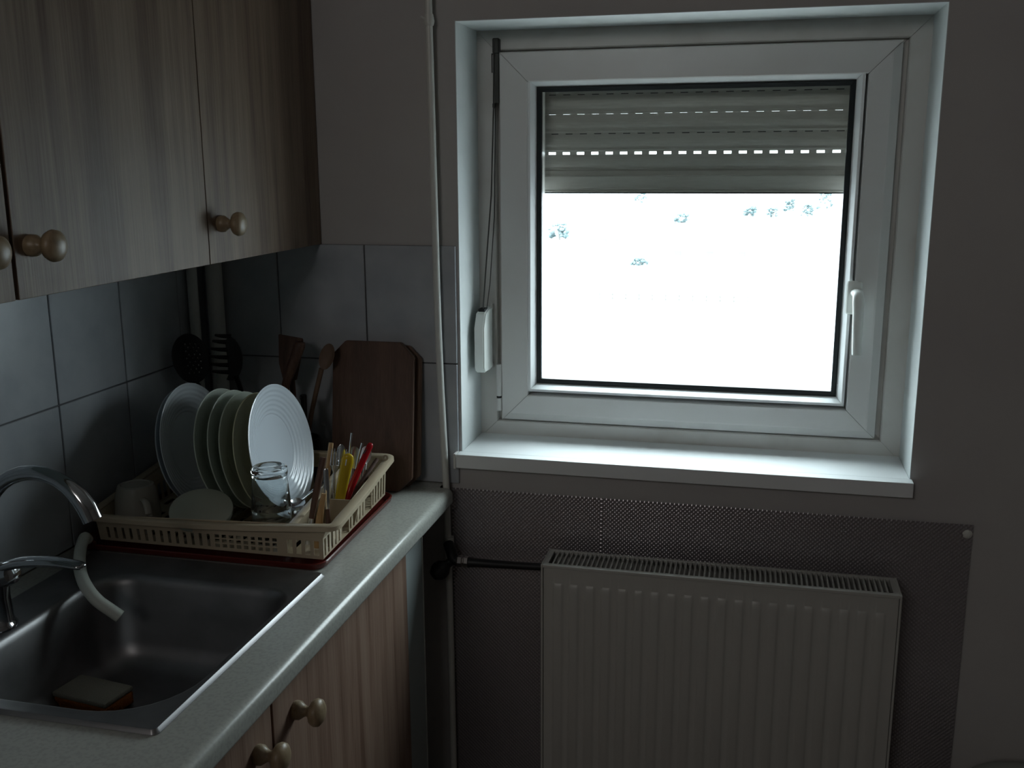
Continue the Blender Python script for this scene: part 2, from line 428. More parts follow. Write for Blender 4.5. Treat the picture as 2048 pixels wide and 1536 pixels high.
small = [(.000, .181), (.000, .152), (.0025, .149), (.062, .149), (.064, .151), (.064, .186), (.0, .186)]
cham = [(.000, .181), (.000, .163), (.018, .1495), (.0215, .149), (.062, .149), (.064, .151), (.064, .186), (.0, .186)]
pr = {'left': small, 'top': small, 'right': cham, 'bottom': cham, 'k': lambda d: d}
for bm in mitred(SX0, SX1, SZ0, SZ1, pr, .0006): obj('sash_rail', bm, 'pvc', sa)
bx = (.7325, 1.4385, 1.047, 1.750)
bead = [(-.0005, .1515), (.005, .1515), (.0065, .154), (.0155, .1715), (.0155, .186), (-.0005, .186)]
for bm in mitred(*bx, same(bead), .0003): obj('glazing_bead', bm, 'sill', sa)
gx = (.7480, 1.4230, 1.0625, 1.7345)
gs = [(0, .1715), (.004, .1695), (.011, .1735), (.011, .184), (0, .184)]
b = B()
for bm in mitred(*gx, same(gs), 0):
    me = bpy.data.meshes.new('x'); bm.to_mesh(me); bm.free(); b.from_mesh(me); bpy.data.meshes.remove(me)
obj('gasket', b, 'gasket', sa)
b = B(); box(b, gx[0]-.008, gx[1]+.008, .1842, .1846, gx[2]-.008, gx[3]+.008)
obj('glass_pane', b, 'glass', wn)
b = B()                                   # outer half of the sash beyond the pane
for bm in mitred(.735, 1.436, 1.050, 1.748, same([(0, .190), (.021, .190), (.019, .235), (0, .235)]), 0):
    me = bpy.data.meshes.new('x'); bm.to_mesh(me); bm.free(); b.from_mesh(me); bpy.data.meshes.remove(me)
obj('outer_sash', b, 'pvc_dirty', wn)
b = B()
for bm in mitred(.67, 1.506, .985, 1.797, same([(0, .188), (.067, .188), (.067, .232), (0, .232)]), 0):
    me = bpy.data.meshes.new('x'); bm.to_mesh(me); bm.free(); b.from_mesh(me); bpy.data.meshes.remove(me)
obj('outer_sash_core', b, 'pvc', wn)
# hinge hardware on the left
b = B(); lathe(b, [(0, 0), (.0058, 0), (.0062, .002), (.0062, .074), (.0058, .076), (0, .076)], (.6615, .152, 1.032), n=16)
obj('hinge', b, 'pvc', wn, smooth=40)
b = B(); lathe(b, [(0, 0), (.0060, 0), (.0060, .004), (0, .004)], (.6615, .152, 1.0275), n=16); obj('hinge_ring', b, 'dark', wn)
b = B(); lathe(b, [(0, 0), (.0058, 0), (.0058, .030), (0, .030)], (.6615, .152, .9965), n=16); obj('hinge', b, 'pvc', wn, smooth=40)
b = B(); box(b, .657, .6675, .150, .166, 1.70, 1.812, .001, 1); box(b, .653, .668, .148, .166, 1.805, 1.838, .002, 1); box(b, .6505, .6525, .150, .153, 1.765, 1.806); box(b, .6505, .660, .150, .153, 1.803, 1.806); box(b, .652, .658, .149, .160, 1.690, 1.700, .001, 1)
obj('hinge_bracket', b, 'dark_metal', wn)
# handle
hd = thing('handle', None, None, (0, 0, 0)); hd.parent = wn
b = B(); box(b, 1.428, 1.460, .139, .1492, 1.250, 1.322, .006, 3); obj('handle_plate', b, 'white_plastic', hd, smooth=40)
b = B(); tube(b, [(1.449, .140, 1.297), (1.449, .121, 1.297), (1.449, .104, 1.294), (1.4495, .097, 1.282), (1.450, .096, 1.262), (1.4515, .098, 1.22), (1.453, .100, 1.171)],
     [.0135, .0115, .0115, .012, .0110, .0105, .0098], n=16, smooth_path=4, up=(1, 0, 0), flat=(.75, 1)); obj('lever', b, 'white_plastic', hd, smooth=50)
# sill board
b = B(); box(b, .607, WX1+.003, -.030, -.0005, .9045, .936, .0015, 2); box(b, WX0+.002, WX1-.002, -.0020, .168, .9155, .936, .001, 1)
obj('sill_board', b, 'sill', wn)
b = B(); box(b, .6015, .607, -.032, -.0005, .9030, .9375, .0008, 1); obj('end_cap', b, 'pvc_dirty', wn)

# outside sill and roller shutter ------------------------------------------------
b = B(); box(b, WX0+.001, WX1-.001, .2355, .42, .930, .955, .003, 2); tag(obj('trim_2', b, 'render_out'), 'outer window ledge beyond the glass', kind='structure')
rs = thing('roller_shutter', 'half lowered roller shutter with slotted grey slats outside the glass', 'shutter', (1.088, .262, 1.504))
SXA, SXB = .640, 1.536
b = B(); box(b, SXA, SXB, .253, .268, 1.5055, 1.541, .003, 2); box(b, SXA, SXB, .250, .271, 1.5025, 1.5065, .001, 1)
box(b, SXA, SXB, .2585, .2625, 1.540, 1.551)
bar = obj('bottom_bar', b, 'shutter', rs)
b = B(); box(b, SXA, SXB, .2492, .272, 1.5000, 1.5026); obj('bar_seal', b, 'gasket', rs)
# joint: (z of joint centre, open slot height, backed?)
PIT = .0437
joints = {1: (.0058, False), 2: (.0020, True), 3: (.0005, False), 4: (.0020, True), 5: (.0018, True), 6: (.0018, True), 7: (.0018, True), 8: (.0018, True)}
def slat(z0, z1, gap_h, backed, phase, name='slat'):
    """curved body from z0 to z1, with a perforated lip of height gap_h above"""
    bm = B(); n = 7; inner = []; outer = []
    for i in range(n+1):
        t = i/n; z = z0+(z1-z0)*t
        bulge = .0042*math.sin(math.pi*min(1, max(0, (t*.92+.04)))) 
        inner.append((.262-bulge, z)); outer.append((.270-bulge*.6, z))
    mesh_prism(bm, inner + outer[::-1], SXA, SXB, 'x')
    # small moulding line
    box(bm, SXA, SXB, .2578, .2600, z0+.0045, z0+.0054)
    if gap_h > 0:
        x = SXA+phase
        tab = .0165; pitch = .0333
        while x < SXB:
            box(bm, x, min(x+tab, SXB), .2612, .2640, z1-.0005, z1+gap_h+.0005); x += pitch
    return bm
zz = 1.551
for i in range(1, 8):
    gh, bk = joints[i]
    z1 = 1.591 + (i-1)*PIT - gh/2
    o = obj('slat', slat(zz, z1, gh, bk, .001 if i != 2 else .007), 'shutter', rs)
    if bk:
        b = B(); box(b, SXA, SXB, .2655, .2668, z1-.0006, z1+gh+.0006); obj('slot_shade_backing', b, 'gasket', o)  # black backing strip: shade of the closed slots put in as colour
    zz = z1+gh
for x0, x1 in ((WX0+.001, SXA+.012), (SXB-.012, WX1-.001)):
    b = B(); box(b, x0, x1, .236, .2475, .956, WZ1-.002); box(b, x0, x1, .2735, .285, .956, WZ1-.002)
    xx = (x0, x0+.012) if x0 < 1 else (x1-.012, x1)
    box(b, xx[0], xx[1], .2475, .2735, .956, WZ1-.002)
    obj('guide_rail', b, 'alu', rs)

# cord winder ---------------------------------------------------------------
cw = thing('cord_winder', 'white angular shutter winder box with its cord at left of the window', 'winder', (.636, .115, 1.10))
b = B()
prof = [(.122, 1.101), (.080, 1.101), (.071, 1.113), (.071, 1.205), (.090, 1.238), (.122, 1.245), (.150, 1.245), (.150, 1.101)]
mesh_prism(b, prof, .6245, .6475, 'x')
es = [e for e in b.edges]
bmesh.ops.bevel(b, geom=es, offset=.003, segments=2, affect='EDGES')
obj('winder_case', b, 'white_plastic', cw, smooth=40)
b = B(); box(b, .628, .644, .096, .122, 1.2385, 1.2462, .001, 1); obj('cord_slot', b, 'dark', cw)
b = B(); box(b, .640, .6475, .150, .162, 1.098, 1.112, .002, 1); obj('winder_bracket', b, 'pvc_dirty', cw)
b = B(); box(b, .640, .6475, .150, .162, 1.236, 1.252, .002, 1); obj('winder_bracket', b, 'pvc_dirty', cw)
b = B(); tube(b, [(.6365, .108, 1.243), (.640, .118, 1.32), (.650, .140, 1.50), (.6545, .150, 1.69), (.657, .1475, 1.83)], .0017, n=6)
tube(b, [(.6425, .118, 1.243), (.6462, .135, 1.30), (.6515, .160, 1.45), (.6560, .1600, 1.69)], .0011, n=6)
obj('cord', b, 'cord', cw)

# ------------------------------------------------------------------ upper cabinets
KNOB = [(0, 0), (.0140, 0), (.0150, .003), (.0145, .010), (.0105, .0155), (.0078, .020), (.0080, .024), (.0130, .0275), (.0190, .031), (.0215, .0365), (.0205, .0425), (.0150, .0470), (.0070, .0490), (0, .0493)]
def knob(x, y, z, parent):
    b = B(); lathe(b, KNOB, (x, y, z), axis=(1, 0, 0), n=28); obj('knob', b, 'knob', parent, smooth=60)
CX, CZ0, CZ1 = .277, 1.397, 2.12
def upper(y0, y1, doors, label):
    t = thing('wall_cabinet', label, 'cabinet', (.14, (y0+y1)/2, CZ0), group=None)
    b = B(); T = .016
    box(b, .001, CX, y0, y0+T, CZ0, CZ1); box(b, .001, CX, y1-T, y1, CZ0, CZ1)
    box(b, .001, CX, y0+T, y1-T, CZ0, CZ0+T); box(b, .001, CX, y0+T, y1-T, CZ1-T, CZ1); box(b, .001, .005, y0+T, y1-T, CZ0+T, CZ1-T)
    box(b, .005, CX-.01, y0+T, y1-T, 1.74, 1.756)
    obj('carcass', b, 'carcass', t)
    for (a, c, ky) in doors:
        b = B(); box(b, CX+.0008, CX+.0185, a, c, CZ0-.001, CZ1, .0009, 2)
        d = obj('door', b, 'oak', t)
        if ky is not None: knob(CX+.0185, ky, 1.4655, d)
    return t
upper(-.4795, -.0025, [(-.4788, -.0025, -.439)], 'oak-look wall cabinet with one door in the corner by the window')
upper(-1.465, -.4805, [(-.9655, -.4812, -.936), (-1.464, -.9725, -1.041)], 'oak-look double-door wall cabinet above the sink')
upper(-2.35, -1.466, [(-1.90, -1.467, -1.86), (-2.349, -1.902, -1.94)], 'oak-look wall cabinet farthest from the window')

# ------------------------------------------------------------------ base cabinets
def base(y0, y1, doors, label, filler=None):
    t = thing('base_cabinet', label, 'cabinet', (.30, (y0+y1)/2, 0))
    b = B(); T = .016; X1 = .558
    box(b, .02, X1, y0, y0+T, .10, .8215); box(b, .02, X1, y1-T, y1, .10, .8215)
    box(b, .02, X1, y0+T, y1-T, .10, .116); box(b, .02, .024, y0+T, y1-T, .116, .8215)
    box(b, .48, X1, y0+T, y1-T, .805, .8215) if doors[0][3] else None
    obj('carcass', b, 'carcass', t)
    b = B(); box(b, .50, .516, y0, y1, 0.001, .0995); obj('plinth', b, 'carcass', t)
    for (a, c, ky, _) in doors:
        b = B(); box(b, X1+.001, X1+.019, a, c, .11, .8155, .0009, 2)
        d = obj('door', b, 'oak_low', t)
        if ky is not None: knob(X1+.019, ky, .749, d)
    if filler:
        b = B(); box(b, X1-.014, X1+.002, filler[0], filler[1], .10, .8215, .0008, 1); obj('filler_panel', b, 'carcass', t)
        b = B(); box(b, X1-.0005, X1+.004, filler[1]-.001, filler[1]+.0015, .10, .8215); obj('edge_strip', b, 'white_plastic', t)
base(-1.4835, -.1450, [(-.8770, -.2895, -.809, False), (-1.4825, -.8830, -.932, False)], 'oak-look double-door base cabinet under the sink', filler=(-.2875, -.1420))
base(-2.35, -1.4845, [(-1.915, -1.4855, -1.87, True), (-2.349, -1.917, -1.96, True)], 'oak-look base cabinet left of the sink cabinet')

# ------------------------------------------------------------------ pipes
def pipe(name, label, pts, r, rings=()):
    b = B(); tube(b, pts, r, n=20)
    return b
b = B(); tube(b, [(.016, -.082, .861), (.0155, -.082, 2.599)], .0115, n=20)
tag(obj('water_pipe', b, 'pipe', smooth=50), 'thin white pipe in the corner beside the left wall', 'pipe')
b = B(); tube(b, [(.044, -.036, .861), (.044, -.036, 2.599)], .0185, n=24)
tag(obj('riser_pipe', b, 'pipe', smooth=50), 'thicker white riser pipe standing in the wall corner', 'pipe')
hp = thing('heating_pipe', 'slim white heating pipe running from ceiling to floor at left of the window', 'pipe', (.585, -.03, 0))
b = B(); tube(b, [(.5862, -.024, .001), (.5850, -.024, .5), (.5820, -.024, .80), (.5800, -.024, .90), (.5725, -.026, 1.15), (.5690, -.026, 1.39), (.5650, -.026, 1.846), (.5590, -.026, 2.599)], .0078, n=18, smooth_path=4)
obj('pipe_run', b, 'pipe', hp, smooth=50)
b = B(); box(b, .552, .566, -.020, -.0005, 1.850, 1.862, .002, 1); tube(b, [(.5652, -.026, 1.845), (.5650, -.026, 1.853), (.5648, -.026, 1.868)], [.0092, .0115, .0092], n=14); tube(b, [(.560, -.030, 1.858), (.551, -.036, 1.862)], [.004, .002], n=8)
obj('pipe_clip', b, 'pipe', hp, smooth=40)

# ------------------------------------------------------------------ radiator
rd = thing('radiator', 'white panel radiator with a slotted top grille under the window', 'radiator', (1.184, -.10, .20))
RX0, RX1, RYF, RYB, RZ0, RZ1 = .8285, 1.5415, -.142, -.054, .205, .738
NR = 20; px0 = RX0+.016; pitch = (RX1-RX0-.034)/NR
xs = [RX0+.002]; hs = [0]
for i in range(NR):
    c = px0+pitch*(i+.5)
    for dx, h in ((-.0125, 0), (-.0105, .25), (-.0080, .85), (-.0060, 1), (.0060, 1), (.0080, .85), (.0105, .25), (.0125, 0)):
        xs.append(c+dx); hs.append(h)
xs.append(RX1-.002); hs.append(0)
zs = [RZ0, RZ0+.035, RZ0+.038, RZ0+.046, RZ1-.054, RZ1-.042, RZ1-.037, RZ1-.006, RZ1-.001]
ez = [0, 0, .2, 1, 1, .75, 0, 0, 0]
yo = [0, 0, 0, 0, 0, 0, 0, 0, .004]
b = B(); grid = [[b.verts.new((x, RYF - .0042*h*e + y, z)) for x, h in zip(xs, hs)] for z, e, y in zip(zs, ez, yo)]
for a, c in zip(grid, grid[1:]):
    for i in range(len(xs)-1): b.faces.new((a[i], a[i+1], c[i+1], c[i]))
o = obj('front_panel', b, 'rad', rd, smooth=28)
b = B(); grid = [[b.verts.new((x, RYB + .0042*h*e - .004, z)) for x, h in zip(xs, hs)] for z, e in zip(zs, ez)]
for a, c in zip(grid, grid[1:]):
    for i in range(len(xs)-1): b.faces.new((a[i], c[i], c[i+1], a[i+1]))
obj('rear_panel', b, 'rad', rd, smooth=28)
for x0, x1 in ((RX0-.0035, RX0+.001), (RX1-.001, RX1+.0035)):
    b = B(); box(b, x0, x1, RYF-.004, RYB+.002, RZ0, RZ1+.004, .0015, 2); obj('side_panel', b, 'rad', rd)
b = B(); box(b, RX0, RX1, RYF-.003, RYF+.0095, RZ1-.0035, RZ1+.0035, .0012, 2); box(b, RX0, RX1, RYB-.008, RYB+.001, RZ1-.0035, RZ1+.0035, .0012, 2)
box(b, RX0, RX0+.010, RYF+.009, RYB-.008, RZ1-.002, RZ1+.003); box(b, RX1-.012, RX1, RYF+.009, RYB-.008, RZ1-.002, RZ1+.003)
obj('grille_frame', b, 'rad', rd)
b = B(); NG = 68; gx0, gx1 = RX0+.010, RX1-.012
for i in range(1, NG):
    x = gx0+(gx1-gx0)*i/NG; box(b, x-.0019, x+.0019, RYF+.009, RYB-.008, RZ1-.004, RZ1+.0030)
tag(obj('grille_bars', b, 'rad', rd), kind='stuff')
b = B()
for i in range(90):
    x = RX0+.012+(RX1-RX0-.024)*i/89; box(b, x-.0003, x+.0003, RYF+.010, RYB-.012, RZ0+.03, RZ1-.04)
tag(obj('convector_fins', b, 'dark_metal', rd), kind='stuff')
# valve and black connecting pipe
rv = thing('radiator_valve', 'black round radiator valve with a dark pipe leading to the radiator', 'valve', (.585, -.06, .676))
b = B(); tube(b, [(.640, -.056, .694), (.66, -.056, .6945), (.74, -.057, .6965), (.828, -.058, .700)], [.0125, .0100, .0085, .0082], n=16, smooth_path=3); obj('connecting_pipe', b, 'iron', rv, smooth=50)
b = B(); lathe(b, [(0, 0), (.012, 0), (.0135, .003), (.0135, .012), (.010, .014), (.010, .016), (.0125, .018), (.0125, .026), (0, .026)], (.613, -.054, .694), axis=(1, 0, .02), n=6); obj('union_nut', b, 'brass', rv)
b = B(); lathe(b, [(0, -.022), (.012, -.020), (.0195, -.010), (.0215, 0), (.0195, .010), (.014, .017), (.010, .022), (.010, .032), (0, .032)], (.580, -.078, .678), axis=(.45, .6, .32), n=24); obj('hand_wheel', b, 'iron', rv, smooth=40)
b = B(); tube(b, [(.5855, -.030, .724), (.596, -.044, .712), (.604, -.052, .697), (.614, -.054, .694)], [.012, .0125, .0125, .0115], n=14, smooth_path=3); obj('valve_body', b, 'iron', rv, smooth=50)
b = B(); tube(b, [(.5855, -.024, .712), (.5855, -.024, .738)], [.0115, .0115], n=14); obj('valve_collar', b, 'pipe', rv, smooth=50)

# embossed foil sheet behind the radiator ------------------------------------------
fs = thing('reflective_sheet', 'embossed metallic sheet fixed on the wall behind the radiator', 'sheet', (1.14, -.001, .06))
def foil(x0, x1, z0, z1, dy):
    p = .0092; st = p/4
    nx = int((x1-x0)/st); nz = int((z1-z0)/st)
    X = np.linspace(x0, x1, nx+1); Z = np.linspace(z0, z1, nz+1)
    XX, ZZ = np.meshgrid(X, Z)
    i = np.arange(nx+1); j = np.arange(nz+1); I, J = np.meshgrid(i, j)
    h = .0020*np.cos(np.pi*I/2)*np.cos(np.pi*J/2)
    wav = .0010*np.sin(XX*9+ZZ*4)+.0010*np.sin(XX*5-ZZ*11+1)
    Y = -.0062-dy - h + wav
    co = np.stack([XX-1.14, Y+.001, ZZ-.06], -1).reshape(-1, 3).astype(np.float32)
    me = bpy.data.meshes.new('foil'); nv = len(co)
    me.vertices.add(nv); me.vertices.foreach_set('co', co.ravel())
    a = (J[:-1, :-1]*(nx+1)+I[:-1, :-1]).ravel(); q = np.stack([a, a+1, a+nx+2, a+nx+1], -1).astype(np.int32)
    nf = len(q); me.loops.add(nf*4); me.loops.foreach_set('vertex_index', q.ravel())
    me.polygons.add(nf); me.polygons.foreach_set('loop_start', np.arange(nf, dtype=np.int32)*4); me.polygons.foreach_set('loop_total', np.full(nf, 4, dtype=np.int32))
    me.polygons.foreach_set('use_smooth', np.ones(nf, dtype=bool))
    me.update(calc_edges=True); me.materials.append(M['foil'])
    o = bpy.data.objects.new('foil_panel', me); COL.objects.link(o); o.parent = fs
foil(.5885, .9330, .08, .850, 0); foil(.9335, 1.6900, .08, .850, .0003)
b = B(); lathe(b, [(0, 0), (.010, 0), (.008, .003), (0, .004)], (1.680, -.006, .829), axis=(0, -1, 0), n=16); obj('fixing_button', b, 'pipe', fs, smooth=50)

# round bin at the lower right -------------------------------------------------------
bn = thing('pedal_bin', 'round grey bin lid at the lower right corner by the wall', 'bin', (1.80, -.25, 0))
b = B(); lathe(b, [(0, .001), (.125, .001), (.128, .01), (.145, .372), (0, .372)], (1.80, -.25, 0), n=48); obj('body', b, 'bin', bn, smooth=40)
b = B(); lathe(b, [(.150, .373), (.151, .385), (.146, .392), (.10, .402), (.04, .408), (0, .409)], (1.80, -.25, 0), n=48); obj('lid', b, 'bin', bn, smooth=50)

# ------------------------------------------------------------------ drip tray and dish rack
tr = thing('drip_tray', 'maroon plastic drip tray under the dish rack', 'tray', (.26, -.34, ZC))
def tq(ins, z, r=.03):     # slightly skewed rounded quad
    out = []
    for x, y, zz in rrect(.008+ins, .512-ins, -.548+ins, -.136-ins, r4(max(.006, r-ins)), z, 6):
        s = (y+.548)/.412; out.append((x-.012*s*(x/.5), y, zz))
    return out
b = B(); loft(b, [tq(.004, ZC+.0005), tq(.0, ZC+.004), tq(-.002, ZC+.0125), tq(.0, ZC+.0140), tq(.003, ZC+.0130), tq(.010, ZC+.0050), tq(.016, ZC+.0035)], cap0=True, cap1=True)
obj('tray_body', b, 'tray', tr, smooth=45)
b = B(); tube(b, [(.046, -.548, ZC+.012), (.046, -.556, ZC+.018)], .011, n=14); obj('outlet', b, 'tray', tr, smooth=45)

rk = thing('dish_rack', 'beige plastic dish rack standing in the maroon tray', 'rack', (.27, -.34, ZC+.005))
ZB = .8755
base_q = [Vector((.050, -.524, ZB)), Vector((.505, -.524, ZB)), Vector((.485, -.158, ZB)), Vector((.035, -.158, ZB))]
mid_q = [Vector((.048, -.527, .906)), Vector((.507, -.527, .915)), Vector((.487, -.154, .933)), Vector((.030, -.156, .930))]     # FL FR BR BL
rim_q = [Vector((.032, -.540, .926)), Vector((.538, -.540, .9445)), Vector((.504, -.150, .9625)), Vector((.008, -.150, .955))]
def panel(A, Bb, C, D, ss, zs, holes, th, name, solid_from=None):
    """A,Bb bottom ends, D,C top ends; cells of ss x zs not in holes become a solid skin"""
    bm = B(); P = [[bm.verts.new((A.lerp(Bb, s)).lerp(D.lerp(C, s), z)) for s in ss] for z in zs]
    for j in range(len(zs)-1):
        for i in range(len(ss)-1):
            if not holes(i, j, (ss[i]+ss[i+1])/2, (zs[j]+zs[j+1])/2): bm.faces.new((P[j][i], P[j][i+1], P[j+1][i+1], P[j+1][i]))
    bmesh.ops.delete(bm, geom=[v for v in bm.verts if not v.link_faces], context='VERTS')
    o = obj(name, bm, 'rack', rk); md = o.modifiers.new('t', 'SOLIDIFY'); md.thickness = th; md.offset = 0
    return o
def lin(a, b_, n): return [a+(b_-a)*i/n for i in range(n+1)]
# front wall: slots at the left, lattice towards the right, slots at the right end
wall_q = [Vector((.042, -.530, .925)), Vector((.526, -.530, .9435)), Vector((.493, -.160, .9615)), Vector((.018, -.160, .954))]
ss = [0]; kind = []
def seg(w, kd): ss.append(ss[-1]+w); kind.append(kd)
seg(.035, 's')
for i in range(14): seg(.012, 'v'); seg(.020, 's')
for i in range(9): seg(.018, 'l'); seg(.0105, 's')
seg(.030, 's')
for i in range(4): seg(.020, 'v'); seg(.014, 's')
tot = ss[-1]; ss = [s/tot for s in ss]
zf = [0, .16, .36, .44, .62, .70, .88, .94, 1]
def fh(i, j, s, z):
    kd = kind[i]
    if kd == 's': return False
    if kd == 'v': return .16 < z < .88
    return j in (1, 3, 5)
panel(base_q[0], base_q[1], mid_q[1], mid_q[0], ss, zf, fh, .0016, 'front_wall')
# right wall: three slotted bays separated by recessed solid columns
ss = [0, .012]; kind = ['s']
for bay in range(3):
    for i in range(5): seg(.0230, 'v'); seg(.0225, 's')
    if bay < 2: seg(.110, 'r'); seg(.012, 's')
tot = ss[-1]; ss = [s/tot for s in ss]
kr = list(kind)
panel(base_q[1], base_q[2], mid_q[2], mid_q[1], ss, [0, .08, .93, 1], lambda i, j, s, z: (kr[i] == 'v' and j == 1) or (kr[i] == 'r' and j < 2), .0018, 'side_wall')
for i, kd in enumerate(kr):          # recessed columns
    if kd == 'r':
        s0, s1 = ss[i], ss[i+1]; inn = Vector((-.014, 0, 0))
        A = base_q[1].lerp(base_q[2], s0)+inn; Bq = base_q[1].lerp(base_q[2], s1)+inn
        C = mid_q[1].lerp(mid_q[2], s1)+inn; D = mid_q[1].lerp(mid_q[2], s0)+inn
        panel(A, Bq, C, D, [0, 1], [0, .92], lambda *a: False, .0018, 'side_column')
# left and back walls
ss = [0, .03]; kind = ['s']
for i in range(16): seg(.035, 'v'); seg(.022, 's')
tot = ss[-1]; ss = [s/tot for s in ss]; kl = list(kind)
panel(base_q[0], base_q[3], mid_q[3], mid_q[0], ss, [0, .10, .90, 1], lambda i, j, s, z: kl[i] == 'v' and j == 1, .0016, 'side_wall')
panel(base_q[3], base_q[2], mid_q[2], mid_q[3], ss, [0, .10, .90, 1], lambda i, j, s, z: kl[i] == 'v' and j == 1, .0016, 'rear_wall')
b = B(); loft(b, [[p for p in mid_q], [p.lerp(q, .35)+Vector((0, 0, .006)) for p, q in zip(mid_q, wall_q)], [p for p in wall_q]])
o = obj('flared_collar', b, 'rack', rk); md = o.modifiers.new('t', 'SOLIDIFY'); md.thickness = .0018; md.offset = 0
# floor of the rack with slots
sl = lin(0, 1, 40); tl = lin(0, 1, 9)
panel(base_q[0], base_q[1], base_q[2], base_q[3], sl, tl, lambda i, j, s, z: i % 2 == 1 and j % 2 == 1 and s < .86, .002, 'rack_floor')
# rim
def rim_path(off, dz, rad=.022, k=6):
    pts = []
    q = rim_q; n = 4
    for i in range(4):
        p, a, c = q[i], q[i-1], q[(i+1) % 4]
        d1 = (a-p).normalized(); d2 = (c-p).normalized()
        r = rad
        for t in range(k+1):
            u = t/k; e1 = p+d1*r*(1-u); e2 = p+d2*r*u
            pts.append(((p+d1*r).lerp(p, u)).lerp(p.lerp(p+d2*r, u), u))
        # subdivide the long edge to the next corner, letting it sag a little near the front
        nx = q[(i+1) % 4]
        st = p+d2*r; en = nx+(p-nx).normalized()*r
        for t in range(1, 12):
            u = t/12; v = st.lerp(en, u)
            if i == 1: v.z -= .0030*math.sin(math.pi*u)**2 * (1 if u < .6 else .6)
            if i == 0: v.z -= .0055*math.sin(math.pi*u)
            pts.append(v)
    cen = Vector((.27, -.345, 0)); out = []
    m = len(pts)
    for i, v in enumerate(pts):
        d = pts[(i+1) % m]-pts[i-1]; nrm = Vector((d.y, -d.x, 0)).normalized()     # outward
        if nrm.dot(Vector((v.x-cen.x, v.y-cen.y, 0))) < 0: nrm = -nrm
        out.append(v + nrm*off + Vector((0, 0, dz)))
    return out
b = B(); loft(b, [rim_path(-.013, -.002), rim_path(-.013, .0005), rim_path(-.011, .0018), rim_path(.0035, .0018), rim_path(.006, .0002), rim_path(.0065, -.0075), rim_path(.0045, -.0075), rim_path(.0040, -.0012), rim_path(-.013, -.002)])
obj('rim', b, 'rack', rk, smooth=50)
# cutlery divider (long) and cross wall
d0, d1 = Vector((.448, -.530, .936)), Vector((.408, -.160, .952))
f0, f1 = Vector((.425, -.512, ZB)), Vector((.392, -.160, ZB))
panel(f0, f1, d1, d0, lin(0, 1, 3), [0, 1], lambda *a: False, .0022, 'divider')
b = B(); tube(b, [d0, d0.lerp(d1, .5)+Vector((0, 0, -.002)), d1], .0062, n=8, flat=(1.3, .35)); obj('divider_rim', b, 'rack', rk, smooth=40)
for u, h in ((.46, .945), ):
    a0 = f0.lerp(f1, u); a1 = base_q[1].lerp(base_q[2], u); t1 = rim_q[1].lerp(rim_q[2], u); t0 = d0.lerp(d1, u)
    t0 = Vector((t0.x, t0.y, .930)); t1 = Vector((t1.x-.010, t1.y, .932))
    panel(a0, a1, t1, t0, [0, 1], [0, 1], lambda *a: False, .0024, 'cross_wall')
# plate ribs on the rack floor
b = B()
for x in (.130, .200, .226, .253, .280, .306, .343):
    box(b, x-.0012, x+.0012, -.44, -.17, ZB+.001, ZB+.010)
obj('plate_ribs', b, 'rack', rk)
# tube end ring at the rear right of the rim
b = B()
ringp = [(.0025, 0), (.0062, 0), (.0062, .007), (.0025, .007), (.0025, 0)]
lathe(b, ringp, (.500, -.188, .9675), axis=(.45, -.85, .25), n=16); obj('corner_socket', b, 'rack', rk, smooth=40)

# ------------------------------------------------------------------ plates
def plate_bm(R, rings_n, c, nrm):
    prof = [(0, 0), (.062*R/.129, 0), (.066*R/.129, .0008)]
    if rings_n:
        N = rings_n*6
        for i in range(N+1):
            u = i/N; r = (.070+(.125-.070)*u)*R/.129; z = .001+.0165*u**.9 + .0005*math.sin(u*rings_n*2*math.pi)
            prof.append((r, z))
    else:
        for i in range(9):
            u = i/8; prof.append(((.070+(.125-.070)*u)*R/.129, .001+.0165*u**.9))
    prof += [(R*.985, .0182), (R, .0178), (R*.998, .0164), (R*.93, .0118), (R*.62, -.0022), (R*.52, -.0040), (R*.50, -.0058), (R*.47, -.0058), (R*.46, -.0035), (0, -.0035)]
    n = Vector(nrm).normalized(); cc = Vector(c)-n*.0178
    b = B(); lathe(b, prof, cc, axis=n, n=96, xdir=(0, 1, 0)); return b
BT = .2014; PY = -.315
nrm = (math.cos(BT), 0, math.sin(BT))
plates = [(.1300, .1215, 'plate_blue', 0, 'backmost bluish white dinner plate, leftmost in the dish rack'),
          (.1435, .1258, 'plate_blue', 6, 'bluish white ringed plate second from the left in the dish rack'),
          (.2133, .1217, 'plate_green', 0, 'pale greenish plate third from the left in the dish rack'),
          (.2413, .1207, 'plate_green', 0, 'pale greenish plate fourth from the left in the dish rack'),
          (.2650, .1197, 'plate_green', 0, 'pale greenish plate fifth from the left, before the cream plate'),
          (.2942, .1194, 'plate_cream', 0, 'cream yellowish plate behind the bright white front plate'),
          (.3327, .1290, 'plate', 6, 'bright white dinner plate with concentric rim rings, rightmost in the rack')]
for x, R, m, rn, lb in plates:
    c = (x, PY, .8885+R*math.cos(BT))
    o = obj('dinner_plate', plate_bm(R, rn, c, nrm), m, None, smooth=25, loc=(x, PY, .889))
    tag(o, lb, 'plate', group='plates standing in the dish rack')

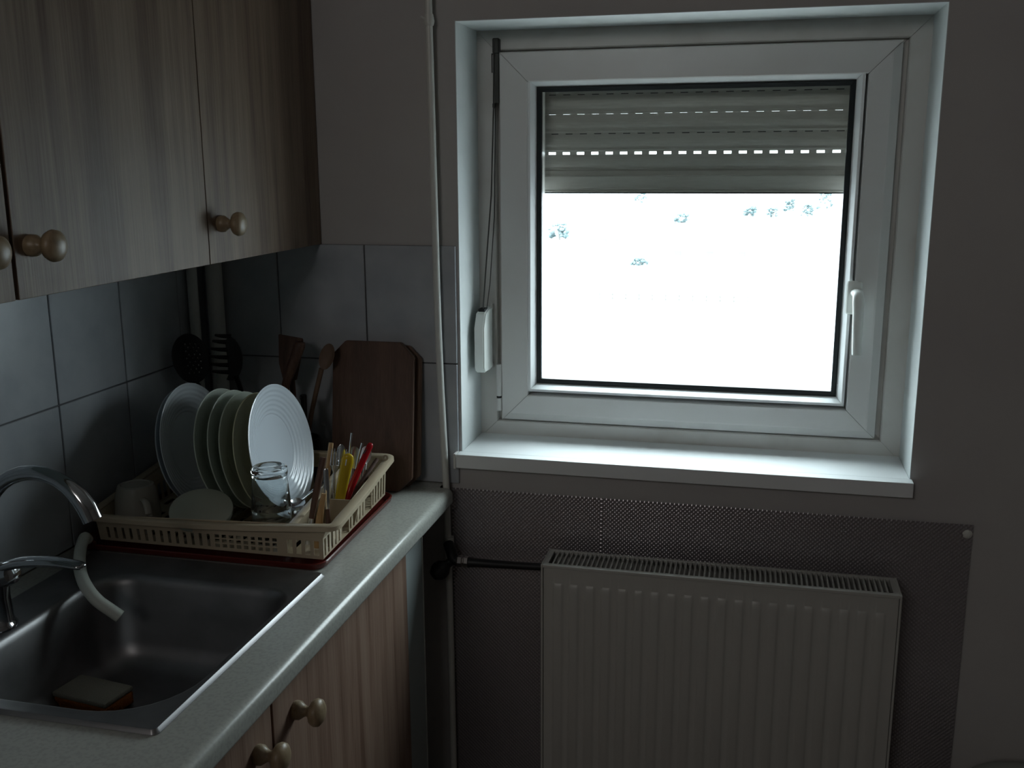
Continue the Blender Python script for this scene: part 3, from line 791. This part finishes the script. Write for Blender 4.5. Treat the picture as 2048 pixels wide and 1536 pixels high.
# ------------------------------------------------------------------ tumbler, mug, upturned bowl
b = B(); h0 = ZB+.004; cgl = (.374, -.457, h0)
oprof = [(.0370, 0), (.0376, .003), (.0385, .020), (.0393, .046), (.0404, .049), (.0404, .0515), (.0388, .054), (.0358, .085), (.0345, .098), (.0352, .101), (.0360, .107), (.0352, .1125), (.031, .1150)]
iprof = [(.024, .1142), (.021, .1125), (0, .1122)]
inner = [(0, .1045), (.026, .1040), (.0322, .1005), (.0338, .092), (.0370, .054), (.0374, .030), (.0358, .0)]
prof = [(r, z) for r, z in inner] + oprof + iprof
prof = [(r*.94, z*1.235) for r, z in prof]
lathe(b, prof, cgl, n=40)
tg = obj('drinking_glass', b, 'clear', None, smooth=40, loc=cgl)
tag(tg, 'clear drinking glass standing upside down before the white plate', 'glass')
mg = thing('mug', 'beige mug upside down at the left end of the dish rack', 'mug', (.092, -.462, ZB+.002))
b = B(); lathe(b, [(0, .084), (.028, .084), (.038, .05), (.0400, .0), (.0430, .0), (.0425, .03), (.0400, .065), (.0365, .082), (.0335, .0885), (.028, .0900), (.026, .0880), (0, .0880)], (.092, -.462, ZB+.003), n=40); obj('cup', b, 'mug', mg, smooth=40)
b = B(); hx, hy = .092+.036, -.462-.016; dxy = Vector((.78, -.62, 0))
c0 = Vector((.092, -.462, ZB+.003)); pts = [c0+dxy*.038+Vector((0, 0, .068)), c0+dxy*.055+Vector((0, 0, .066)), c0+dxy*.066+Vector((0, 0, .048)), c0+dxy*.060+Vector((0, 0, .024)), c0+dxy*.041+Vector((0, 0, .014))]
tube(b, pts, .0052, n=10, flat=(1.3, .8), smooth_path=5, up=(0, 0, 1)); obj('handle', b, 'mug', mg, smooth=50)
e = math.radians(67); n3 = Vector((.5*math.cos(e), -.86*math.cos(e), math.sin(e))).normalized()
b = B(); lathe(b, [(0, 0), (.0560, 0), (.0580, -.0015), (.0590, -.006), (.0540, -.022), (.040, -.034), (.038, -.034), (.052, -.020), (.0565, -.006), (0, -.004)], Vector((.2385, -.476, .9350)), axis=n3, n=56)
tag(obj('plastic_tub', b, 'bowl', None, smooth=40, loc=(.2385, -.476, .90)), 'pale round tub tilted with its flat face up between mug and glass', 'tub')

# ------------------------------------------------------------------ cutlery
def handle_thing(name, label, cat, p0, p1, r0, r1, m, flat=None, n=12, mid=None):
    p0, p1 = Vector(p0), Vector(p1); t = thing(name, label, cat, p0)
    return t, p0, p1
def stick(parent, name, pts, rad, m, flat=None, up=(0, 0, 1), n=12, sp=4, loc=None, label=None):
    b = B(); tube(b, pts, rad, n=n, flat=flat, up=up, smooth_path=sp); return obj(name, b, m, parent, smooth=50, loc=loc, label=label)
def spoon_head(bm, c, axis, nrm, L, Wd, depth=.25):
    """shallow elongated bowl centred c, long axis along axis, opening along nrm"""
    a = Vector(axis).normalized(); n = Vector(nrm); n = (n-a*n.dot(a)).normalized(); s = a.cross(n); c = Vector(c)
    NU, NV = 8, 20
    for side in (0, 1):
        rings = []
        for i in range(NU+1):
            r = i/NU; off = -(1-r*r)*depth*Wd - side*.0012*(1 if i < NU else .0)
            rings.append([c+a*(L*r*math.cos(2*math.pi*k/NV))+s*(Wd*r*math.sin(2*math.pi*k/NV))+n*off for k in range(NV)])
        loft(bm, rings[1:], closed=True); bm.faces.new([bm.verts.new(p) for p in rings[1]])
VIEW = Vector((.35, -.85, .35))
def shifted(pts, k):      # slide along the line of sight of the cell opening, towards the wall
    return [(x-.526*k, y+k, max(z-.334*k, .8775)) for x, y, z in pts]

# knife, brown handle, front cell
t = thing('table_knife', 'dark brown wooden knife handle leaning in the front cutlery cell', 'knife', (.466, -.475, .878))
stick(t, 'handle', [(.4605, -.470, .930), (.4700, -.461, .985), (.4810, -.450, 1.043)], [.0050, .0066, .0058], 'brown_wood', flat=(1, .55), up=VIEW)
stick(t, 'blade', [(.452, -.474, .880), (.4605, -.470, .932)], [.0055, .0045], 'inox', flat=(1, .2), up=VIEW, sp=0)
t = thing('steak_knife', 'tan wooden handle standing tallest behind the dark brown one', 'knife', (.455, -.385, .878))
stick(t, 'handle', shifted([(.4545, -.380, .962), (.4575, -.370, 1.00), (.4605, -.360, 1.046)], .045), [.0046, .0056, .0046], 'tan_wood', flat=(1, .6), up=VIEW)
stick(t, 'blade', shifted([(.448, -.388, .880), (.4545, -.380, .964)], .045), [.0055, .0045], 'inox', flat=(1, .2), up=VIEW, sp=0)
t = thing('butter_knife', 'slim steel knife with rounded tip up in the front cutlery cell', 'knife', (.494, -.475, .878))
stick(t, 'blade', [(.4925, -.468, .948), (.491, -.464, .99), (.489, -.460, 1.020), (.4888, -.4595, 1.025)], [.0032, .0048, .0046, .002], 'inox', flat=(1, .25), up=VIEW)
stick(t, 'handle', [(.496, -.474, .880), (.4925, -.468, .950)], [.005, .0042], 'brown_wood', flat=(1, .6), up=VIEW, sp=0)
t = thing('wooden_spatula', 'short light wooden spatula low in the front cutlery cell', 'spatula', (.480, -.49, .878))
stick(t, 'handle', [(.476, -.488, .881), (.484, -.484, .94), (.492, -.480, .984)], [.0095, .0062, .0042], 'tan_wood', flat=(1, .45), up=VIEW)
# steel cluster
def cutl(name, label, p0, p1, headtype):
    p0, p1 = Vector(p0), Vector(p1); d = (p1-p0).normalized(); L = (p1-p0).length
    t = thing(name, label, name.split('_')[-1] if name.split('_')[-1] in ('fork', 'spoon', 'knife') else 'cutlery', p0, group='steel cutlery in the rear cutlery cell')
    neck = p0+d*(L*.66)
    stick(t, 'handle', [p0, p0+d*L*.35, neck], [.0055, .0042, .0024], 'inox', flat=(1, .3), up=VIEW, sp=3)
    if headtype == 'spoon':
        b = B(); spoon_head(b, p1-d*.018, d, VIEW, .0235, .0145); obj('bowl', b, 'inox', t, smooth=60)
    elif headtype == 'fork':
        b = B(); nn = (VIEW-d*VIEW.dot(d)).normalized(); s = d.cross(nn)
        tube(b, [neck, neck+d*.010, neck+d*.016], [.0024, .0085, .0095], n=12, flat=(1, .18), up=nn)
        for k in (-1.5, -.5, .5, 1.5):
            tube(b, [neck+d*.014+s*.0054*k, p1+s*.0054*k], [.0017, .0009], n=6, flat=(1, .6), up=nn)
        obj('tines', b, 'inox', t, smooth=50)
    else:
        stick(t, 'blade', [neck, neck+d*.02, p1-d*.008, p1], [.003, .0082, .0078, .002], 'inox', flat=(1, .12), up=VIEW, sp=3)
cutl('dinner_fork', 'steel fork with tines up beside the tan wooden handle', (.442, -.345, .882), (.4565, -.335, 1.026), 'fork')
cutl('dinner_knife', 'broad steel knife blade up, left of the yellow handle', (.450, -.325, .882), (.4600, -.318, 1.030), 'knife')
cutl('dinner_fork', 'steel fork standing directly behind the yellow handle', (.455, -.300, .882), (.4640, -.296, 1.014), 'fork')
cutl('soup_spoon', 'steel spoon with its bowl up behind the thin skewer', (.448, -.265, .882), (.4640, -.262, 1.005), 'spoon')
tag(stick(None, 'skewer', [(.458, -.300, .880), (.4680, -.300, .998), (.4752, -.300, 1.050)], [.0016, .0020, .0020], 'inox', loc=(.458, -.30, .88)), 'thin bright metal skewer, the tallest thing in the cutlery cell', 'skewer')
tag(stick(None, 'crochet_stick', [(.466, -.292, .882), (.4770, -.290, .970), (.4885, -.280, 1.024)], [.0020, .0022, .0026], 'inox', loc=(.466, -.292, .88)), 'thin grey metal rod between the yellow and red handles', 'rod')
t = thing('yellow_peeler', 'yellow plastic handle with a rounded end in the cutlery cell', 'peeler', (.474, -.372, .878))
stick(t, 'handle', shifted([(.475, -.372, .905), (.4785, -.370, .940), (.4850, -.366, .975), (.4920, -.361, 1.010), (.4940, -.360, 1.0215), (.4945, -.3598, 1.026)], .030), [.0085, .0100, .0112, .0122, .0098, .002], 'yellow', flat=(1, .5), up=VIEW)
stick(t, 'hanging_slot', shifted([(.4915, -.3690, 1.004), (.4933, -.3668, 1.016)], .030), [.0011, .0011], 'white_spoon', sp=0, n=8)
stick(t, 'blade', shifted([(.472, -.374, .880), (.475, -.372, .908)], .030), [.005, .0055], 'inox', flat=(1, .3), up=VIEW, sp=0)
t = thing('red_knife', 'red plastic knife handle leaning right in the cutlery cell', 'knife', (.478, -.372, .878))
stick(t, 'handle', shifted([(.488, -.362, .930), (.4945, -.352, .955), (.5060, -.326, .993), (.5165, -.302, 1.026), (.5185, -.299, 1.032)], .030), [.0060, .0074, .0064, .0064, .002], 'red', flat=(1, .62), up=VIEW)
stick(t, 'blade', shifted([(.473, -.372, .880), (.488, -.362, .932)], .030), [.006, .005], 'inox', flat=(1, .2), up=VIEW, sp=0)
stick(t, 'hanging_slot', shifted([(.5110, -.3225, 1.016), (.5140, -.3150, 1.0235)], .030), [.0010, .0010], 'dark', sp=0, n=8)
t = thing('white_spoon', 'white plastic spoon head between the yellow and red handles', 'spoon', (.470, -.255, .878))
b = B(); spoon_head(b, (.4870, -.262, .994), (.08, .03, 1), (.75, -.55, .35), .0190, .0140); obj('bowl', b, 'white_spoon', t, smooth=60)
stick(t, 'handle', [(.4700, -.262, .881), (.4860, -.262, .977)], [.003, .0035], 'white_spoon', sp=0)
tag(stick(None, 'basting_brush', [(.452, -.335, .895), (.478, -.300, .930), (.5010, -.235, .978)], [.0042, .0048, .0042], 'brown_wood', loc=(.462, -.38, .905)), 'brown stick lying slanted along the right rim of the cutlery cell', 'stick')
# spoons lying on the rack floor by the white plate
for nm, lb, c, ax, hp2 in (('tea_spoon', 'teaspoon with shiny bowl lying right of the drinking glass', (.374, -.350, .9135), (.15, .95, .1), (.385, -.235, .925)),
                           ('dessert_spoon', 'dessert spoon with shiny bowl beside the cutlery divider', (.394, -.372, .9035), (.10, .9, .25), (.400, -.232, .935))):
    t = thing(nm, lb, 'spoon', c); b = B(); spoon_head(b, c, ax, (.3, -.2, .9), .021, .0140, .35); obj('bowl', b, 'inox', t, smooth=60)
    cc = Vector(c); dd = (Vector(hp2)-cc).normalized()
    stick(t, 'handle', [cc+dd*.018, cc+dd*.05, Vector(hp2)], [.0022, .0026, .0045], 'inox', flat=(1, .4), up=(0, 0, 1), sp=3)

# ------------------------------------------------------------------ utensils behind the rack
def jar(x, y, r, h, label, m):
    b = B(); lathe(b, [(0, .0), (r, .0), (r+.003, .006), (r+.004, h), (r+.001, h), (r-.001, .010), (0, .008)], (x, y, ZC+.0008), n=36)
    return tag(obj('utensil_jar', b, m, None, smooth=40, loc=(x, y, ZC)), label, 'jar')
jar(.120, -.080, .040, .105, 'dark jar holding the black nylon utensils in the corner', 'black')
jar(.255, -.070, .038, .105, 'dark jar holding the wooden utensils beside the cutting board', 'black')
def plate_outline(bm, pts, centre, ax_u, ax_v, th):
    u = Vector(ax_u).normalized(); v = Vector(ax_v); v = (v-u*v.dot(u)).normalized(); n = u.cross(v); c = Vector(centre)
    f = [bm.verts.new(c+u*a+v*q+n*th/2) for a, q in pts]; g2 = [bm.verts.new(c+u*a+v*q-n*th/2) for a, q in pts]
    bm.faces.new(f); bm.faces.new(g2[::-1]); m = len(pts)
    for i in range(m): bm.faces.new((f[i], g2[i], g2[(i+1) % m], f[(i+1) % m]))
# slotted spoon : oval skimmer with real holes
t = thing('skimmer', 'black nylon slotted skimmer with a wide oval head, in the corner', 'skimmer', (.095, -.10, .87))
b = B(); c = Vector((.0555, -.175, 1.160)); u = Vector((.86, .50, 0)).normalized(); v = Vector((-.05, -.05, 1)).normalized(); nn = u.cross(v)
GN = 27; rx, rz = .0385, .055
hole = set()
for i in range(-2, 4):
    for j in range(-5, 6):
        if (i+j) % 2 == 0: hole.add((GN//2+i*2+1, GN//2+j*2))
V = {}
def gv(i, j):
    if (i, j) not in V:
        a = (i/GN*2-1); q = (j/GN*2-1)
        # map square to disc
        x = a*math.sqrt(max(0, 1-q*q/2)); y = q*math.sqrt(max(0, 1-a*a/2))
        V[(i, j)] = b.verts.new(c+u*x*rx+v*y*rz+nn*(.006*(x*x+y*y)))
    return V[(i, j)]
for i in range(GN):
    for j in range(GN):
        if (i, j) in hole and abs(j-GN//2) < 10: continue
        b.faces.new((gv(i, j), gv(i+1, j), gv(i+1, j+1), gv(i, j+1)))
o = obj('head', b, 'black', t, smooth=60); md = o.modifiers.new('t', 'SOLIDIFY'); md.thickness = .0022; md.offset = 0
stick(t, 'handle', [(.118, -.082, .872), (.100, -.115, .98), (.070, -.160, 1.085), (.058, -.172, 1.115)], [.005, .006, .006, .006], 'black', flat=(1, .6))
# pasta server
t = thing('pasta_server', 'black nylon pasta server with prongs beside the skimmer', 'pasta server', (.125, -.075, .87))
b = B(); c = Vector((.128, -.140, 1.155))
plate_outline(b, [(.028*math.cos(a), .050*math.sin(a)) for a in [math.radians(x) for x in range(-110, 100, 14)]]+[(-.006, .040), (-.004, .0), (-.004, -.035)], c, (.9, .35, 0), (0, -.1, 1), .004)
obj('head', b, 'black', t)
b = B()
for k, zz in enumerate((.050, .037, .020, .003, -.014, -.030)):
    w = [.012, .018, .022, .024, .024, .022][k]
    tube(b, [c+Vector((-.002+.010*(k == 0), -.001, zz)), c+Vector((-w*.7, -.012, zz+.002)), c+Vector((-w*1.25, -.026, zz+.006))], [.0050, .0042, .0026], n=8, smooth_path=3)
obj('prongs', b, 'black', t, smooth=50)
stick(t, 'handle', [(.124, -.072, .872), (.137, -.090, .98), (.142, -.120, 1.07), (.140, -.138, 1.115)], [.005, .0065, .0065, .007], 'black', flat=(1, .6))
# wooden turner, handle, spoon
t = thing('turner', 'dark broad turner with straight top edge, left of the wooden spoon', 'turner', (.245, -.075, .87))
b = B(); plate_outline(b, [(-.029, .045), (.030, .038), (.029, .015), (.012, -.055), (-.020, -.060), (-.030, -.02)], (.2545, -.098, 1.1605), (1, -.05, 0), (.02, .05, 1), .005)
bmesh.ops.bevel(b, geom=list(b.edges), offset=.0015, segments=2, affect='EDGES'); obj('blade', b, 'brown_wood', t, smooth=40)
stick(t, 'handle', [(.250, -.070, .872), (.249, -.080, 1.00), (.250, -.092, 1.112)], [.005, .006, .007], 'brown_wood', flat=(1, .6))
tag(stick(None, 'rolling_handle', [(.238, -.090, .874), (.2425, -.094, .95), (.2475, -.122, 1.080), (.266, -.123, 1.135), (.287, -.121, 1.187), (.289, -.1205, 1.195)], [.006, .006, .0085, .0115, .0125, .006], 'brown_wood', loc=(.238, -.09, .874)), 'reddish brown wooden handle leaning across the dark turner', 'utensil')
t = thing('wooden_spoon', 'light wooden spoon with oval head beside the cutting board', 'spoon', (.268, -.075, .87))
b = B(); spoon_head(b, (.3385, -.098, 1.160), (.40, 0, 1), (0, -1, .1), .031, .0170, .3); obj('bowl', b, 'board_old', t, smooth=60)
stick(t, 'handle', [(.262, -.075, .872), (.284, -.086, 1.00), (.325, -.098, 1.133)], [.0048, .0052, .0056], 'board_old')
t = thing('whisk_handle', 'small dark handle with a bright metal ring above the white plate', 'utensil', (.268, -.06, .87))
stick(t, 'handle', [(.276, -.085, .872), (.280, -.100, .98), (.2865, -.114, 1.075)], [.004, .005, .007], 'black')
b = B(); lathe(b, [(.0055, 0), (.0075, 0), (.0075, .008), (.0055, .008), (.0055, 0)], (.284, -.111, 1.066), axis=(.1, -.2, 1), n=18); obj('ferrule', b, 'inox', t, smooth=40)

# cutting boards -----------------------------------------------------------------
def cboard(name, label, x0, x1, z0, z1, y_bot, y_top, th, cl, m):
    h = z1-z0; L = math.hypot(h, y_top-y_bot); v = Vector((0, y_top-y_bot, h)).normalized(); u = Vector((1, 0, 0)); n = u.cross(v); w = x1-x0
    pts = [(cl, 0), (w-cl, 0), (w, cl), (w, L-cl), (w-cl, L), (cl, L), (0, L-cl), (0, cl)]
    o = Vector((x0, y_bot, z0)); bm = B()
    f = [bm.verts.new(o+u*a+v*q) for a, q in pts]; g2 = [bm.verts.new(o+u*a+v*q-n*(-th)) for a, q in pts]
    g2c = [p.co.copy() for p in g2]
    if g2c[0].y > f[0].co.y:
        for p, q in zip(g2, pts): p.co = o+u*q[0]+v*q[1]+n*th
    bm.faces.new(f); bm.faces.new(g2[::-1])
    for i in range(8): bm.faces.new((f[i], g2[i], g2[(i+1) % 8], f[(i+1) % 8]))
    bmesh.ops.bevel(bm, geom=list(bm.edges), offset=.0018, segments=2, affect='EDGES')
    return tag(obj(name, bm, m, None, smooth=40, loc=(x0, y_bot, z0)), label, 'cutting board')
cboard('cutting_board', 'reddish brown cutting board with clipped corners, front of two by the wall', .336, .5240, ZC+.001, 1.188, -.085, -.042, .014, .030, 'board')
cboard('cutting_board', 'older cutting board mostly hidden behind the front one', .345, .5310, ZC+.001, 1.176, -.048, -.014, .010, .028, 'board_old')

# ------------------------------------------------------------------ hose and sponge
b = B(); pts = [(.046, -.556, ZC+.024), (.047, -.566, .893), (.060, -.597, .8830), (.098, -.652, .8795), (.140, -.702, .8790), (.174, -.733, .8740), (.198, -.744, .862), (.217, -.742, .848), (.233, -.737, .834)]
tube(b, pts, .0105, n=18, smooth_path=6, caps=False)
ho = obj('drain_hose', b, 'hose', None, smooth=60, loc=(.046, -.556, .87)); md = ho.modifiers.new('t', 'SOLIDIFY'); md.thickness = .0018; md.offset = -1
tag(ho, 'pale plastic drain hose hanging from the drip tray into the sink', 'hose')
spg = thing('sponge', 'orange washing sponge with a pale scouring side in the sink', 'sponge', (.20, -.775, .703))
zb = ZC-.1575
b = B(); box(b, -.055, .055, -.032, .032, 0, .022, .004, 3); bmesh.ops.rotate(b, verts=b.verts, cent=(0, 0, 0), matrix=Matrix.Rotation(math.radians(-8), 3, 'Z')); bmesh.ops.translate(b, verts=b.verts, vec=(.215, -.800, zb+.001)); obj('foam', b, 'sponge', spg, smooth=40)
b = B(); box(b, -.0552, .0552, -.0322, .0322, .0222, .031, .003, 2); bmesh.ops.rotate(b, verts=b.verts, cent=(0, 0, 0), matrix=Matrix.Rotation(math.radians(-8), 3, 'Z')); bmesh.ops.translate(b, verts=b.verts, vec=(.215, -.800, zb+.001)); obj('scouring_pad', b, 'scour', spg, smooth=40)

# ------------------------------------------------------------------ outdoors, far below the window
GZ = -7.6
b = B(); nx, ny = 30, 30
gr = [[b.verts.new((-260+520*i/nx, 8+392*(j/ny)**1.4, GZ + max(0, 392*(j/ny)**1.4-100)*.03 + .12*math.sin(i*.9+j*.7))) for i in range(nx+1)] for j in range(ny+1)]
for j in range(ny):
    for i in range(nx): b.faces.new((gr[j][i], gr[j][i+1], gr[j+1][i+1], gr[j+1][i]))
tag(obj('ground_outside', b, 'snow', smooth=60), 'bright snowy ground seen through the window', kind='structure')
def gz(y):
    return GZ + max(0, y-108)*.03
def tree(x, y, h, w, label):
    z = gz(y)-.3; t = thing('tree', label, 'tree', (x, y, z), group='trees beyond the window')
    b = B(); tube(b, [(x, y, z), (x+.1, y, z+h*.6)], [.22, .10], n=7); obj('trunk', b, 'bark', t)
    b = B()
    for i in range(34):
        a = random.uniform(0, 6.28); rr2 = random.uniform(0, 1)**.5*w; zz = z+h*random.uniform(.35, 1)
        s = random.uniform(.25, .55)*w*.5
        m = Matrix.Translation((x+rr2*math.cos(a)*(1.15-(zz-z)/h*.6), y+rr2*math.sin(a)*.8, zz)) @ Matrix.Diagonal((s, s, s*.75, 1))
        bmesh.ops.create_icosphere(b, subdivisions=1, radius=1, matrix=m)
    for vtx in b.verts: vtx.co += Vector((random.uniform(-.12, .12), random.uniform(-.12, .12), random.uniform(-.12, .12)))*w*.3
    obj('crown', b, 'leaf', t)
trees = [(-16.3, 119, 3.0, 1.2, 'faint pale tree rising behind the far little house'), (-7.7, 124, 2.9, 1.3, 'small faint tree near the middle of the view'), (-7.6, 112, 1.6, 1.2, 'low faint bush below the middle tree'),
         (-21.5, 116, 2.2, 1.6, 'low faint tree at the far left of the view'), (-9.0, 90, 1.0, .9, 'tiny faint bush on the open ground'), (.3, 150, 1.9, 1.2, 'leftmost low tree of the faint row at right'),
         (3.4, 148, 2.0, 1.1, 'second low tree of the faint row at right'), (6.0, 156, 2.6, 1.2, 'middle tree of the faint row at right'), (8.3, 149, 2.4, 1.1, 'dense low tree of the faint row at right'), (10.8, 153, 4.3, 1.2, 'tallest faint tree near the right window edge'),
         (-17.4, 165, 4.6, 1.3, 'faint tree just under the lowered shutter')]
for tt in trees: tree(*tt)
def house(x, y, w, d, h, label):
    z = gz(y)-.2; t = thing('house', label, 'house', (x, y, z), group='houses beyond the window')
    b = B(); box(b, x-w/2, x+w/2, y, y+d, z, z+h); obj('walls', b, 'render', t)
    b = B(); mesh_prism(b, [(x-w/2-.4, z+h), (x+w/2+.4, z+h), (x+w/2-.8, z+h+1.9), (x-w/2+.8, z+h+1.9)], y-.4, y+d+.4, 'y'); obj('roof', b, 'roof', t)
    for k in range(3):
        xx = x-w/2+w*(k+.5)/3
        b = B(); box(b, xx-.45, xx+.45, y-.08, y-.01, z+h*.40, z+h*.78); f = obj('window', b, 'render', t)
        b = B(); box(b, xx-.35, xx+.35, y-.10, y-.081, z+h*.44, z+h*.74); obj('pane', b, 'pane', f)
house(-14.9, 108, 3.6, 4, 1.7, 'small pale house among faint trees beyond the window')
house(-3, 96, 9, 6, 1.5, 'long low pale house in the middle distance')
fe = thing('garden_fence', 'faint dark fence crossing the snowy ground', 'fence', (-5, 66, gz(66)))
for i in range(12):
    b = B(); x = -9+i*.9; box(b, x-.05, x+.05, 65.95, 66.05, gz(66)-.3, gz(66)+.55); obj('post', b, 'fence', fe)
for zz in (.20, .45):
    b = B(); box(b, -9, .9, 65.90, 65.95, gz(66)+zz, gz(66)+zz+.07); obj('rail', b, 'fence', fe)
